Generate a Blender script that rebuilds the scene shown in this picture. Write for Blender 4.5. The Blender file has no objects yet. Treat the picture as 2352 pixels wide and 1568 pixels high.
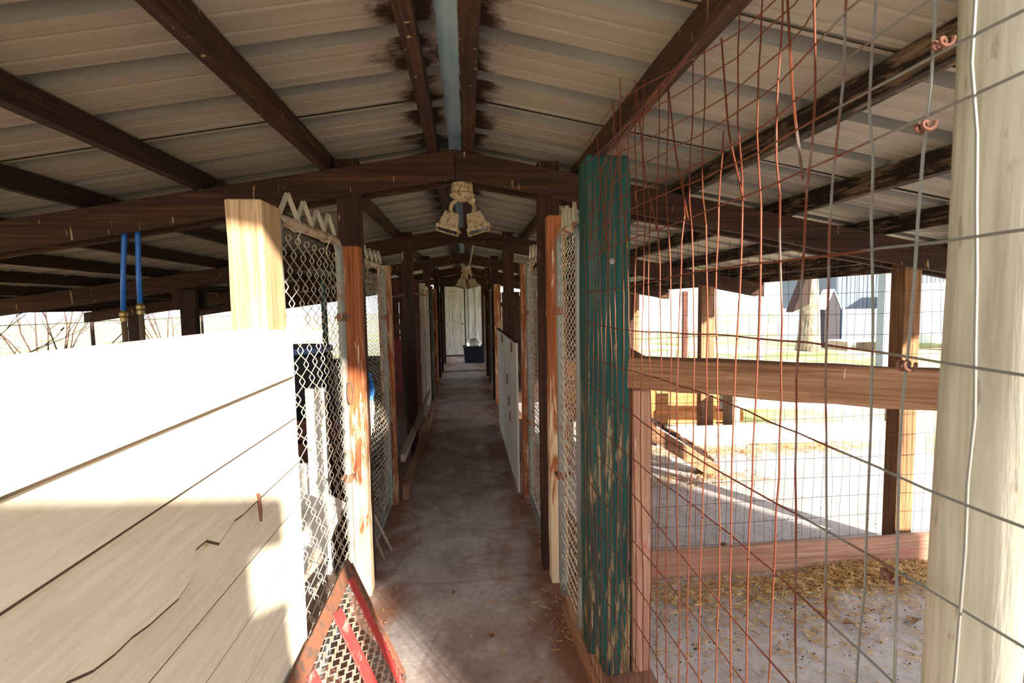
import bpy, math, random
from mathutils import Vector, Matrix
random.seed(11)
rnd = random.uniform
sc = bpy.context.scene
COL = sc.collection

# ------------------------------------------------------------------ camera
F_PX = 1160.0
cd = bpy.data.cameras.new('camera')
cam = bpy.data.objects.new('camera', cd)
COL.objects.link(cam)
yaw, pitch, roll = 0.0896044, 0.0738761, 0.0176
f = Vector((math.sin(yaw)*math.cos(pitch), math.cos(yaw)*math.cos(pitch), -math.sin(pitch)))
r = f.cross(Vector((0, 0, 1))).normalized()
u = r.cross(f)
r2 = r*math.cos(roll)-u*math.sin(roll)
u2 = u*math.cos(roll)+r*math.sin(roll)
cam.matrix_world = Matrix(((r2.x, u2.x, -f.x, 0), (r2.y, u2.y, -f.y, 0), (r2.z, u2.z, -f.z, 1.5), (0, 0, 0, 1)))
cd.sensor_width = 36.0
cd.lens = 36.0*F_PX/2352.0
cd.clip_start = 0.02
cd.clip_end = 400
cd.dof.use_dof = True
cd.dof.focus_distance = 2.6
cd.dof.aperture_fstop = 11.0
sc.camera = cam

# ------------------------------------------------------------------ light
w = bpy.data.worlds.new('sky')
sc.world = w
w.use_nodes = True
bg = w.node_tree.nodes['Background']
bg.inputs[0].default_value = (0.93, 0.96, 1.0, 1)
bg.inputs[1].default_value = 2.6
SUN_EL, SUN_AZ = math.radians(17.8), math.radians(32)   # azimuth measured from behind the camera towards the open pens
sl = bpy.data.lights.new('sun', 'SUN')
sl.energy = 17.0
sl.angle = math.radians(1.3)
sl.color = (1.0, 0.93, 0.80)
so = bpy.data.objects.new('sun', sl)
COL.objects.link(so)
sdir = Vector((-math.sin(SUN_AZ)*math.cos(SUN_EL), math.cos(SUN_AZ)*math.cos(SUN_EL), -math.sin(SUN_EL)))
so.rotation_euler = sdir.to_track_quat('-Z', 'Y').to_euler()
so.location = (12, -12, 9)
vs = sc.view_settings
vs.view_transform = 'Standard'
vs.look = 'None'
vs.exposure = 0.35
vs.gamma = 1.0
vs.use_curve_mapping = False
sc.cycles.max_bounces = 10
sc.cycles.diffuse_bounces = 6

# ------------------------------------------------------------------ mesh helpers
class M:
    def __init__(s): s.v = []; s.f = []
    def quadbox(s, c):                       # eight corners: bottom four, top four
        b = len(s.v); s.v += [tuple(p) for p in c]
        s.f += [(b, b+3, b+2, b+1), (b+4, b+5, b+6, b+7), (b, b+1, b+5, b+4), (b+1, b+2, b+6, b+5), (b+2, b+3, b+7, b+6), (b+3, b, b+4, b+7)]
        return s
    def box(s, x0, x1, y0, y1, z0, z1):
        return s.quadbox([(x0, y0, z0), (x1, y0, z0), (x1, y1, z0), (x0, y1, z0), (x0, y0, z1), (x1, y0, z1), (x1, y1, z1), (x0, y1, z1)])
    def beam(s, p, q, wd, ht, up=(0, 0, 1), n=1, jit=0.0):   # rectangular bar, width across, height along up
        p, q = Vector(p), Vector(q); d = (q-p).normalized(); up = Vector(up)
        sx = d.cross(up).normalized(); uz = sx.cross(d)
        b = len(s.v)
        for i in range(n+1):
            c = p.lerp(q, i/n)
            for a, e in ((-1, -1), (1, -1), (1, 1), (-1, 1)):
                o = c + sx*(a*wd/2+rnd(-jit, jit)) + uz*(e*ht/2+rnd(-jit, jit))
                s.v.append(tuple(o))
        for i in range(n):
            k = b+4*i
            for j in range(4):
                s.f.append((k+j, k+(j+1) % 4, k+4+(j+1) % 4, k+4+j))
        s.f.append((b+3, b+2, b+1, b)); k = b+4*n; s.f.append((k, k+1, k+2, k+3))
        return s
    def tube(s, pts, rad, n=6, caps=True):
        pts = [Vector(p) for p in pts]; b = len(s.v); ref = None
        for i, p in enumerate(pts):
            d = (pts[min(i+1, len(pts)-1)]-pts[max(i-1, 0)]).normalized()
            if ref is None or abs(ref.dot(d)) > 0.95:
                ref = Vector((0, 0, 1)) if abs(d.z) < 0.8 else Vector((1, 0, 0))
            a = d.cross(ref).normalized(); c = d.cross(a); ref = a.cross(d) if a.cross(d).length > .1 else ref
            rr = rad[i] if isinstance(rad, (list, tuple)) else rad
            for k in range(n):
                t = 2*math.pi*k/n
                s.v.append(tuple(p+a*(math.cos(t)*rr)+c*(math.sin(t)*rr)))
        for i in range(len(pts)-1):
            for k in range(n):
                s.f.append((b+i*n+k, b+i*n+(k+1) % n, b+(i+1)*n+(k+1) % n, b+(i+1)*n+k))
        if caps:
            s.f.append(tuple(b+k for k in reversed(range(n))))
            e = b+(len(pts)-1)*n; s.f.append(tuple(e+k for k in range(n)))
        return s
    def prism(s, poly, axis, a0, a1):        # poly of 2-D points pushed along axis ('x','y','z')
        n = len(poly); b = len(s.v)
        for a in (a0, a1):
            for (i, j) in poly:
                s.v.append({'x': (a, i, j), 'y': (i, a, j), 'z': (i, j, a)}[axis])
        s.f.append(tuple(b+k for k in reversed(range(n)))); s.f.append(tuple(b+n+k for k in range(n)))
        for k in range(n):
            s.f.append((b+k, b+(k+1) % n, b+n+(k+1) % n, b+n+k))
        return s
    def lathe(s, c, prof, n=20):             # prof list of (radius, z)
        b = len(s.v)
        for (rr, z) in prof:
            for k in range(n):
                t = 2*math.pi*k/n; s.v.append((c[0]+math.cos(t)*rr, c[1]+math.sin(t)*rr, c[2]+z))
        for i in range(len(prof)-1):
            for k in range(n):
                s.f.append((b+i*n+k, b+i*n+(k+1) % n, b+(i+1)*n+(k+1) % n, b+(i+1)*n+k))
        s.f.append(tuple(b+k for k in reversed(range(n)))); e = b+(len(prof)-1)*n; s.f.append(tuple(e+k for k in range(n)))
        return s

BASE = {}
def put(name, m, mat, parent=None, loc=None, bevel=0.0, smooth=False, kind=None, solid=0.0):
    base = BASE[parent.name] if parent else Vector(loc or (0, 0, 0))
    me = bpy.data.meshes.new(name)
    me.from_pydata([(x-base.x, y-base.y, z-base.z) for x, y, z in m.v], [], m.f)
    me.update()
    if smooth:
        for p in me.polygons: p.use_smooth = True
    o = bpy.data.objects.new(name, me); COL.objects.link(o)
    if mat: me.materials.append(mat)
    if parent: o.parent = parent
    else: o.location = base
    BASE[o.name] = base
    if bevel:
        b = o.modifiers.new('bevel', 'BEVEL'); b.width = bevel; b.segments = 2; b.limit_method = 'ANGLE'
    if solid:
        b = o.modifiers.new('solidify', 'SOLIDIFY'); b.thickness = solid; b.offset = 1
    if kind: o['kind'] = kind
    return o
def thing(name, label, cat, loc=(0, 0, 0), group=None):
    o = bpy.data.objects.new(name, None); COL.objects.link(o); o.location = loc; o.empty_display_size = 0.1
    BASE[o.name] = Vector(loc)
    return tag(o, label, cat, group)
def tag(o, label, cat, group=None):
    o['label'] = label; o['category'] = cat; o['kind'] = 'thing'
    if group: o['group'] = group
    return o
def struct(name, m, mat, **k):
    return put(name, m, mat, kind='structure', **k)

# ------------------------------------------------------------------ materials
class NT:
    def __init__(s, name, rough=0.8, metal=0.0, spec=0.3):
        s.m = bpy.data.materials.new(name); s.m.use_nodes = True
        s.t = s.m.node_tree; s.b = s.t.nodes['Principled BSDF']
        s.b.inputs['Roughness'].default_value = rough; s.b.inputs['Metallic'].default_value = metal
        s.b.inputs['Specular IOR Level'].default_value = spec
        s.co = None
    def n(s, kind, **k):
        o = s.t.nodes.new(kind)
        for a, v in k.items(): setattr(o, a, v)
        return o
    def link(s, a, b): s.t.links.new(a, b)
    def coords(s):
        if s.co is None:
            tc = s.n('ShaderNodeTexCoord'); oi = s.n('ShaderNodeObjectInfo')
            mu = s.n('ShaderNodeVectorMath', operation='SCALE'); mu.inputs[0].default_value = (7.3, 3.1, 5.7); s.link(oi.outputs['Random'], mu.inputs['Scale'])
            ad = s.n('ShaderNodeVectorMath', operation='ADD'); s.link(tc.outputs['Object'], ad.inputs[0]); s.link(mu.outputs[0], ad.inputs[1])
            s.co = ad.outputs[0]; s.raw = tc.outputs['Object']
        return s.co
    def noise(s, scale=(1, 1, 1), detail=4, rough=0.6, dist=0.0, raw=False):
        s.coords()
        mp = s.n('ShaderNodeMapping'); mp.inputs['Scale'].default_value = scale; s.link(s.raw if raw else s.co, mp.inputs[0])
        no = s.n('ShaderNodeTexNoise'); no.inputs['Scale'].default_value = 1.0; no.inputs['Detail'].default_value = detail
        no.inputs['Roughness'].default_value = rough; no.inputs['Distortion'].default_value = dist
        s.link(mp.outputs[0], no.inputs['Vector']); return no.outputs['Fac']
    def ramp(s, fac, stops):
        rp = s.n('ShaderNodeValToRGB'); e = rp.color_ramp.elements
        while len(e) < len(stops): e.new(0.5)
        for i, (p, c) in enumerate(stops):
            e[i].position = p; e[i].color = (c, c, c, 1) if not isinstance(c, tuple) else c+(1,)
        s.link(fac, rp.inputs[0]); return rp.outputs[0]
    def mix(s, fac, a, b):
        mx = s.n('ShaderNodeMix', data_type='RGBA')
        if isinstance(fac, (int, float)): mx.inputs[0].default_value = fac
        else: s.link(fac, mx.inputs[0])
        for i, c in ((6, a), (7, b)):
            if isinstance(c, tuple): mx.inputs[i].default_value = c+(1,)
            else: s.link(c, mx.inputs[i])
        return mx.outputs[2]
    def math(s, op, a, b=None, c=None):
        mn = s.n('ShaderNodeMath', operation=op)
        for i, x in enumerate((a, b, c)):
            if x is None: continue
            if isinstance(x, (int, float)): mn.inputs[i].default_value = x
            else: s.link(x, mn.inputs[i])
        return mn.outputs[0]
    def axis(s, i):
        s.coords(); sp = s.n('ShaderNodeSeparateXYZ'); s.link(s.raw, sp.inputs[0]); return sp.outputs[i]
    def color(s, c):
        if isinstance(c, tuple): s.b.inputs['Base Color'].default_value = c+(1,)
        else: s.link(c, s.b.inputs['Base Color'])
        return s
    def bump(s, h, dist=0.004, strength=0.6):
        b = s.n('ShaderNodeBump'); b.inputs['Strength'].default_value = strength; b.inputs['Distance'].default_value = dist
        s.link(h, b.inputs['Height']); s.link(b.outputs[0], s.b.inputs['Normal']); return s

AX = {'x': 0, 'y': 1, 'z': 2}
def gscale(axis, lo, hi):
    v = [hi, hi, hi]; v[AX[axis]] = lo; return tuple(v)
def wood(name, axis, dark, mid, light, streak=None, streak_lo=0.62, wear=None, wear_lo=0.6, wearz=None, wearg=.07, rough=0.85, bump=0.003, fine=70):
    t = NT(name, rough)
    g = t.noise(gscale(axis, 2.2, fine), 5, 0.65, 0.4)
    c = t.ramp(g, [(0.28, dark), (0.5, mid), (0.74, light)])
    big = t.noise(gscale(axis, 1.2, 7), 3, 0.6)
    c = t.mix(t.math('MULTIPLY', t.ramp(big, [(0.40, 0.0), (0.68, 1.0)]), 0.55), c, dark)
    if wear:
        wn = t.noise(gscale(axis, 5, 45), 6, 0.7, 0.6); wb = t.noise((4, 4, 4), 3)
        ws = t.math('ADD', t.math('MULTIPLY', wn, 0.7), t.math('MULTIPLY', wb, 0.3))
        if wearz: ws = t.math('ADD', ws, t.math('MULTIPLY', t.math('SUBTRACT', wearz, t.axis(2)), wearg))
        wf = t.ramp(ws, [(wear_lo-0.05, 0.0), (wear_lo+0.03, 1.0)])
        c = t.mix(wf, c, wear)
    if streak:                                # droppings and runs: always down the wall
        sn = t.noise((38, 38, 5), 3, 0.6, 0.2)
        c = t.mix(t.ramp(sn, [(streak_lo, 0.0), (streak_lo+0.05, 0.85)]), c, streak)
    t.color(c).bump(g, bump, 0.7)
    return t.m
MAT = {}
def W(kind, axis):
    k = kind+'_'+axis
    if k not in MAT:
        d = {
         'dark': dict(dark=(.013, .006, .004), mid=(.047, .018, .010), light=(.105, .042, .020), streak=(.40, .29, .17), streak_lo=.665),
         'darker': dict(dark=(.010, .005, .004), mid=(.032, .014, .009), light=(.066, .031, .018), streak=(.22, .15, .09), streak_lo=.72),
         'red': dict(dark=(.13, .034, .012), mid=(.33, .09, .03), light=(.50, .19, .08), streak=(.66, .54, .40), streak_lo=.615, wear=(.50, .34, .22), wear_lo=.555),
         'redworn': dict(dark=(.12, .032, .012), mid=(.32, .095, .034), light=(.50, .20, .085), streak=(.66, .54, .40), streak_lo=.615, wear=(.66, .50, .33), wear_lo=.60, wearz=1.15, wearg=.20),
         'postbrown': dict(dark=(.08, .035, .016), mid=(.26, .125, .055), light=(.40, .22, .11)),
         'rail': dict(dark=(.09, .04, .02), mid=(.29, .145, .075), light=(.46, .275, .165), streak=(.62, .52, .42), streak_lo=.69),
         'redpink': dict(dark=(.20, .10, .065), mid=(.42, .225, .15), light=(.56, .36, .26), streak=(.62, .52, .44), streak_lo=.67, wear=(.42, .13, .11), wear_lo=.60),
         'raw': dict(dark=(.24, .13, .055), mid=(.48, .28, .13), light=(.64, .44, .25)),
         'orange': dict(dark=(.22, .08, .025), mid=(.50, .21, .07), light=(.66, .36, .16)),
         'blotch': dict(dark=(.08, .044, .025), mid=(.17, .105, .063), light=(.27, .175, .11), wear=(.016, .008, .005), wear_lo=.48),
         'grey': dict(dark=(.16, .12, .09), mid=(.36, .29, .22), light=(.55, .47, .38)),
         'tan': dict(dark=(.20, .10, .045), mid=(.48, .31, .165), light=(.68, .50, .31), streak=(.7, .6, .45), streak_lo=.66, fine=110),
         'green': dict(dark=(.006, .026, .024), mid=(.013, .058, .050), light=(.03, .105, .09), streak=(.30, .36, .30), streak_lo=.70, wear=(.27, .19, .09), wear_lo=.60, wearz=1.1, wearg=.05),
         'brownred': dict(dark=(.045, .014, .010), mid=(.10, .030, .020), light=(.16, .058, .038)),
         'barn': dict(dark=(.11, .018, .020), mid=(.18, .032, .034), light=(.23, .06, .055)),
         'white': dict(dark=(.44, .39, .34), mid=(.64, .58, .52), light=(.77, .72, .66), wear=(.33, .22, .14), wear_lo=.66),
        }[kind]
        MAT[k] = wood('wood_'+k, axis, **d)
    return MAT[k]

def metal_mat(name, base, rust, rust_lo, rough=.5, metal=.6, sc_=(18, 18, 18), axis_mix=None):
    t = NT(name, rough, metal, .4)
    fac = t.ramp(t.noise(sc_, 5, .65), [(rust_lo, 0.0), (rust_lo+.12, 1.0)])
    c = t.mix(fac, base, rust)
    t.color(c)
    return t.m
galv = metal_mat('galvanised_pipe', (.22, .22, .205), (.20, .085, .035), .58, .5, .25, (9, 9, 6))
toprail_mat = metal_mat('rusty_top_rail', (.55, .45, .33), (.30, .11, .035), .50, .6, .3, (16, 10, 16))
link_mat = metal_mat('chain_link_wire', (.50, .45, .36), (.28, .17, .09), .56, .5, .35)
link_dark = metal_mat('old_chain_link_wire', (.36, .33, .28), (.20, .11, .06), .5, .6, .35)
dark_wire = metal_mat('dark_wire', (.045, .040, .038), (.11, .05, .03), .56, .7, .3)
rust_iron = metal_mat('rusty_angle_iron', (.25, .10, .055), (.13, .085, .065), .50, .75, .2, (22, 22, 22))
redpaint = metal_mat('worn_red_paint', (.60, .055, .05), (.62, .40, .32), .55, .5, .05, (14, 5, 9))
blackplast = NT('black_plastic', .45).color((.012, .013, .016)).m
bluepipe = NT('blue_pipe', .35, 0, .5).color((.010, .125, .50)).m
brass = NT('brass_fitting', .4, .8).color((.30, .21, .09)).m
# fence wire that is rusted at its far end and still grey towards the camera
t = NT('fence_wire', .6, .35)
yy = t.axis(1)
fr = t.math('ADD', t.math('ADD', yy, .9), t.math('MULTIPLY', t.noise((3, 9, 9), 4), .7))
t.color(t.mix(t.ramp(fr, [(.0, 0.0), (1.0, 1.0)]), (.155, .15, .135), (.135, .035, .017)))
t.t.nodes['Color Ramp'].color_ramp.elements[0].position = .0
fence_wire = t.m
cr = [n for n in t.t.nodes if n.type == 'VALTORGB'][0].color_ramp
cr.elements[0].position = 0.90; cr.elements[1].position = 1.18
# roof sheet
t = NT('roof_sheet', .55, .0, .35)
c = t.ramp(t.noise((1.2, 22, 3), 4, .6), [(.3, (.275, .235, .19)), (.7, (.37, .325, .27))])
c = t.mix(t.math('MULTIPLY', t.ramp(t.noise((.7, .9, 1), 3), [(.45, 0.0), (.75, 1.0)]), .35), c, (.23, .185, .14))
xx = t.axis(0)
def near(xc, wd): return t.math('SUBTRACT', 1.0, t.math('DIVIDE', t.math('ABSOLUTE', t.math('SUBTRACT', xx, xc)), wd))
st = t.math('MAXIMUM', near(-.16, .25), near(.055, .21))
sn = t.math('ADD', t.math('MULTIPLY', t.noise((5, 6, 5), 3, .6, raw=True), 1.5), t.math('MULTIPLY', t.noise((60, 60, 60), 3, .7, raw=True), .35))
stf = t.ramp(t.math('ADD', st, t.math('SUBTRACT', sn, 1.12)), [(.36, 0.0), (.66, 1.0)])
t.color(t.mix(stf, c, (.035, .016, .008)))
roof_mat = t.m
t = NT('ridge_cap_paint', .4, 0, .4); t.color(t.ramp(t.noise((20, 3, 3), 3), [(.35, (.30, .46, .54)), (.65, (.46, .59, .66))])); ridge_mat = t.m
t = NT('rib_shade', .7); t.color(t.ramp(t.noise((1.5, 14, 3), 3), [(.35, (.15, .14, .13)), (.65, (.22, .21, .195))])); rib_shade = t.m  # darker grey that paints shade into the rib recesses
# siding
t = NT('cream_siding', .6, 0, .3)
g = t.noise((90, 5, 70), 5, .65, .5)
c = t.ramp(g, [(.25, (.66, .56, .42)), (.55, (.80, .70, .56)), (.8, (.86, .78, .66))])
c = t.mix(t.math('MULTIPLY', t.ramp(t.noise((3, 3, 3), 4), [(.5, 0.0), (.8, 1.0)]), .4), c, (.50, .38, .25))
t.color(c).bump(g, .0025, .8); siding_mat = t.m
# concrete
def concrete(name, a, b, dirt, lo, edges=False, wet=None):
    t = NT(name, .8, 0, .3)
    n1 = t.noise((3, 3, 3), 7, .68, .3, raw=True); n2 = t.noise((30, 30, 30), 5, .7, raw=True)
    c = t.ramp(n1, [(.30, a), (.68, b)])
    c = t.mix(t.math('MULTIPLY', t.ramp(n2, [(.45, 0.0), (.75, 1.0)]), .5), c, tuple(x*.55 for x in a))
    d = t.noise((2.1, 1.6, 2), 6, .7, .6, raw=True)
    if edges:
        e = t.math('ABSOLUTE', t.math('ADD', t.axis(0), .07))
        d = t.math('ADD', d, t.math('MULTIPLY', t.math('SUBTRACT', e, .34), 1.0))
        cr_ = t.noise((1.3, .9, 1), 3, .5, 1.2, raw=True)           # wandering crack and water line
        ln = t.math('ABSOLUTE', t.math('SUBTRACT', cr_, .5))
        c = t.mix(t.ramp(ln, [(.0, .35), (.03, 0.0)]), c, tuple(x*.7 for x in dirt))
        p2 = t.noise((1.1, .55, 1), 3, .5, raw=True)
        d = t.math('ADD', d, t.math('MULTIPLY', t.math('SUBTRACT', p2, .5), .5))
    else:
        k_ = t.math('MAXIMUM', 0.0, t.math('SUBTRACT', 1.0, t.math('DIVIDE', t.math('ABSOLUTE', t.math('SUBTRACT', t.axis(1), 2.36)), .34)))
        d = t.math('ADD', d, t.math('MULTIPLY', k_, .22))
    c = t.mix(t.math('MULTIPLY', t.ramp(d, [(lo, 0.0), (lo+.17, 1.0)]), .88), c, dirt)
    sp = t.noise((75, 75, 75), 2, .5, raw=True)
    c = t.mix(t.ramp(sp, [(.70, 0.0), (.74, .7)]), c, (.62, .56, .5))
    t.color(c).bump(t.math('ADD', n2, n1), .004, .5); return t.m
walk_mat = concrete('walkway_concrete', (.26, .215, .20), (.50, .435, .41), (.21, .09, .048), .43, True)
pen_mat = concrete('pen_concrete', (.36, .31, .30), (.56, .50, .49), (.30, .19, .11), .60)
dirt_mat = concrete('pen_dirt', (.10, .065, .045), (.22, .15, .10), (.14, .075, .045), .5)
t = NT('dry_field', .95)
c = t.ramp(t.noise((.35, .35, .35), 5, .65, raw=True), [(.36, (.42, .37, .23)), (.50, (.50, .43, .28)), (.60, (.22, .30, .07))])
c = t.mix(t.ramp(t.noise((14, 14, 14), 4, raw=True), [(.4, 0.0), (.75, .4)]), c, (.30, .25, .12))
t.color(c); field_mat = t.m
t = NT('straw', .8); t.color(t.ramp(t.noise((25, 25, 25), 3), [(.3, (.26, .115, .035)), (.5, (.50, .29, .10)), (.7, (.82, .63, .33))])); straw_mat = t.m
t = NT('dark_crumbs', .9); t.color((.055, .03, .018)); crumb_mat = t.m
t = NT('pale_post', .8)
g = t.noise((60, 60, 4), 5, .6, .3)
c = t.ramp(g, [(.3, (.26, .232, .178)), (.55, (.38, .355, .29)), (.8, (.47, .455, .40))])
c = t.mix(t.ramp(t.noise((55, 55, 14), 3), [(.64, 0.0), (.69, .8)]), c, (.20, .17, .13))
t.color(c).bump(g, .003); pale_mat = t.m
def flat(name, c, rough=.7, metal=0.0): return NT(name, rough, metal).color(c).m
door_mat = NT('door_paint', .5); door_mat = (lambda t: t.color(t.ramp(t.noise((9, 9, 2), 5, .7), [(.35, (.52, .50, .47)), (.6, (.74, .72, .68))])).m)(door_mat)
endwall_mat = (lambda t: t.color(t.ramp(t.noise((7, 7, 1.6), 5, .7), [(.33, (.46, .48, .52)), (.6, (.74, .76, .79))])).m)(NT('end_wall_sheet', .45, .1))
lampcase_mat = (lambda t: t.color(t.mix(t.ramp(t.noise((60, 60, 25), 4, .7), [(.5, 0.0), (.62, .9)]), (.44, .33, .20), (.17, .085, .04))).m)(NT('lamp_casing', .6))
lampglass = flat('lamp_glass', (.035, .042, .04), .2)
ribbon_mat = flat('ribbon', (.42, .36, .28), .6)
leaf_mat = (lambda t: t.color(t.ramp(t.noise((30, 30, 30), 3), [(.35, (.20, .09, .04)), (.65, (.36, .22, .12))])).m)(NT('dry_leaf', .8))
twine_blue = flat('blue_twine', (.05, .22, .62), .8)
twine_white = flat('white_twine', (.66, .62, .55), .8)
bark_mat = (lambda t: t.color(t.ramp(t.noise((14, 14, 3), 6, .7), [(.35, (.10, .075, .055)), (.62, (.33, .28, .22))])).bump(t.noise((18, 18, 4), 5), .02).m)(NT('bark', .9))
twig_mat = flat('twig', (.075, .045, .035), .9)

# ------------------------------------------------------------------ the setting
def zt(x):                                       # top of the trusses
    if x > -.04: return 2.30-.187*(x+.04)
    if x > -2.6: return 2.30-.163*(-.04-x)
    return 1.8827-.135*(-2.6-x)
struct('ground', M().quadbox([(-90, -60, -.4), (90, -60, -.4), (90, 120, -.4), (-90, 120, -.4), (-90, -60, -.06), (90, -60, -.06), (90, 120, -.06), (-90, 120, -.06)]), field_mat)
struct('floor', M().box(-.72, .72, -2.5, 15.2, -.12, 0), walk_mat)
struct('floor', M().box(.72, 4.4, -2.5, 4.86, -.12, -.004).box(.72, 2.9, 4.86, 8.0, -.12, -.004), pen_mat)
struct('floor', M().box(-5.6, -.72, -2.5, 15.2, -.12, -.02), dirt_mat)

ceil = bpy.data.objects.new('ceiling', None); COL.objects.link(ceil); ceil['kind'] = 'structure'; BASE['ceiling'] = Vector((0, 0, 0))
PITCH = .914
def sheet(x0, x1, y0, ymin=-9):
    pts = [(-.004, 0)]
    for k in range(3):
        c = k*.3047+.05
        pts += [(c-.038, 0), (c-.018, .028), (c+.018, .028), (c+.038, 0), (c+.095, 0), (c+.105, .003), (c+.115, 0), (c+.19, 0), (c+.20, .003), (c+.21, 0)]
    pts += [(.888, 0), (.898, .010), (.924, .012), (.944, .040), (.984, .040), (1.004, .013), (1.03, .013)]
    pts = [q for q in pts if y0+q[0] > ymin]
    m = M(); n = len(pts)
    xs = [x0+(x1-x0)*i/5 for i in range(6)]
    if x1 < -3: xs = [x0, -1.3, -2.6, -3.7, -4.7, x1]
    nx = 5
    for i in range(nx+1):
        x = xs[i]
        for (dy, dz) in pts:
            m.v.append((x, y0+dy, zt(x)+.094+dz+.002*math.sin(x*3+y0*5)*(dz == 0)))
    for i in range(nx):
        for k in range(n-1):
            q = (i*n+k, i*n+k+1, (i+1)*n+k+1, (i+1)*n+k)
            m.f.append(q if x1 > x0 else q[::-1])
    return m
y = .42-PITCH
rows = 0
while y < 14.8:
    for xa_, xb_ in ((-.075, -5.75), (-.005, 3.42)):
        rpn = put('roof_panel', sheet(xa_, xb_, y, -.13), roof_mat, ceil, solid=.0015)
        rpn.data.materials.append(rib_shade)
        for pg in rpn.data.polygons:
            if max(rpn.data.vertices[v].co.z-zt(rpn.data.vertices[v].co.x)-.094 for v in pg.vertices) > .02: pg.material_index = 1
    y += PITCH; rows += 1
YB = y
put('ridge_cap', M().quadbox([(-.19, -.12, 2.405), (-.04, -.12, 2.436), (-.04, YB, 2.436), (-.19, YB, 2.405), (-.19, -.12, 2.408), (-.04, -.12, 2.439), (-.04, YB, 2.439), (-.19, YB, 2.408)])
    .quadbox([(-.04, -.12, 2.436), (.11, -.12, 2.405), (.11, YB, 2.405), (-.04, YB, 2.436), (-.04, -.12, 2.439), (.11, -.12, 2.408), (.11, YB, 2.408), (-.04, YB, 2.439)]), ridge_mat, ceil)

# end wall with a door
ew = struct('wall_end', M().box(-.80, -.62, 15.0, 15.06, 0, 2.2).box(.62, .80, 15.0, 15.06, 0, 2.2).box(-.62, .62, 15.0, 15.06, 2.06, 2.3).box(-.8, .8, 15.06, 15.08, 0, 2.3), W('darker', 'z'))
m = M()
px = [(-.02, 0)]
for k in range(3):
    c = .10+k*.2; px += [(c-.03, 0), (c-.015, .03), (c+.015, .03), (c+.03, 0)]
px += [(.62, 0)]
for (x, d) in px: m.v.append((x, 15.04-d, 0)); m.v.append((x, 15.04-d, 2.06))
for k in range(len(px)-1): m.f.append((2*k, 2*k+2, 2*k+3, 2*k+1))
put('wall_sheet', m, endwall_mat, ew, solid=.002)
dr = struct('door_1', M().box(-.78, -.05, 14.96, 15.0, .03, 2.04), door_mat, loc=(-.41, 14.96, 0))
for (x0, x1) in ((-.70, -.46), (-.38, -.14)):
    for (z0, z1) in ((.22, .86), (1.0, 1.56), (1.70, 1.90)):
        m = M()
        for (a, b, c_, d_) in ((x0, x1, z0, z0+.02), (x0, x1, z1-.02, z1), (x0, x0+.02, z0, z1), (x1-.02, x1, z0, z1)): m.box(a, b, 14.948, 14.962, c_, d_)
        m.box(x0+.045, x1-.045, 14.952, 14.962, z0+.045, z1-.045)
        put('door_panel', m, door_mat, dr, bevel=.003)
put('door_knob', M().lathe((0, 0, 0), [(.012, 0), (.012, .03), (.03, .04), (.032, .055), (.02, .068)], 12), brass, dr)
k = bpy.data.objects['door_knob']
for v in k.data.vertices:
    x, y_, z = v.co+Vector((-.41, 14.96, 0)); v.co = (x-.115+.41, 14.96-z-14.96, y_+.95)

# ------------------------------------------------------------------ roof timbers
TY = [2.68, 5.3, 7.9, 10.5, 13.1]
TN = ['first roof truss, carrying the floodlight with two heads', 'second roof truss along the walkway, with cut orange end over the pens', 'third roof truss along the walkway, behind the hanging cord',
      'fourth roof truss, just before the end of the walkway', 'last roof truss, in front of the white door']
for ty, lb in zip(TY, TN):
    t_ = thing('roof_truss', 'dark stained '+lb, 'roof truss', (-.04, ty, 2.15), 'roof trusses over the walkway')
    for y0 in (ty, ty+.14):
        for (xe) in (-5.55, 3.27):
            m = M(); xs = [-.04+(xe+.04)*i/8 for i in range(9)]
            if xe < 0: xs[4] = -2.6
            p = [(x, zt(x)) for x in xs]
            g = -.0012 if xe < 0 else .0012
            poly = [(x+(g if i == 0 else 0), z-.145+(.006*math.sin(i*2.1) if 0 < i < 8 else 0)) for i, (x, z) in enumerate(p)]+[(x+(g if i == 0 else 0), z) for i, (x, z) in enumerate(p)][::-1]
            n0 = len(m.v)
            m.prism(poly if xe > 0 else poly[::-1], 'y', y0, y0+.038)
            put('rafter', m, W('dark', 'x'), t_, bevel=.003)
    put('spacer_block', M().box(-.14, .06, ty+.04, ty+.138, zt(0)-.13, zt(0)-.01), W('darker', 'x'), t_)
PX = [(-5.45, 'at the far eave over the brushy field'), (-4.85, 'next in from the far eave over the field'), (-4.25, 'third from the far eave over the field'), (-3.65, 'fourth from the far eave over the field'), (-3.05, 'above the bracketed post in the dark pen'),
      (-2.45, 'over the dark pen behind the siding, past the blue pipes'), (-1.86, 'over the dark pen, crossing above the blue pipes'), (-1.31, 'over the dark pen behind the white siding'), (-.70, 'just outside the walkway on the siding side, with a loose chip'),
      (-.15, 'beside the ridge gap, with black rot stains'), (.03, 'beside the pale blue ridge strip, rust brown'), (.64, 'above the green post, streaked with drips'), (1.20, 'over the wire pen, with ragged stains'), (1.79, 'over the wire pen, with large dark blotches'),
      (2.36, 'over the outer posts of the wire pen'), (2.92, 'at the eave of the wire pen, lowest over the tree trunk'), (3.25, 'outermost at the eave past the wire pen posts')]
for x, lb in PX:
    m = M().beam((x, -.08, zt(x)+.046), (x, YB-.05, zt(x)+.046), .05 if abs(x) > .1 else .06, .088, n=44, jit=.0025)
    tag(put('purlin', m, W('blotch' if x > 1 else 'dark' if x > -1 else 'darker', 'y'), loc=(x, -.08, zt(x)), bevel=.002), 'dark purlin '+lb, 'purlin', 'purlins under the metal roof')

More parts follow.
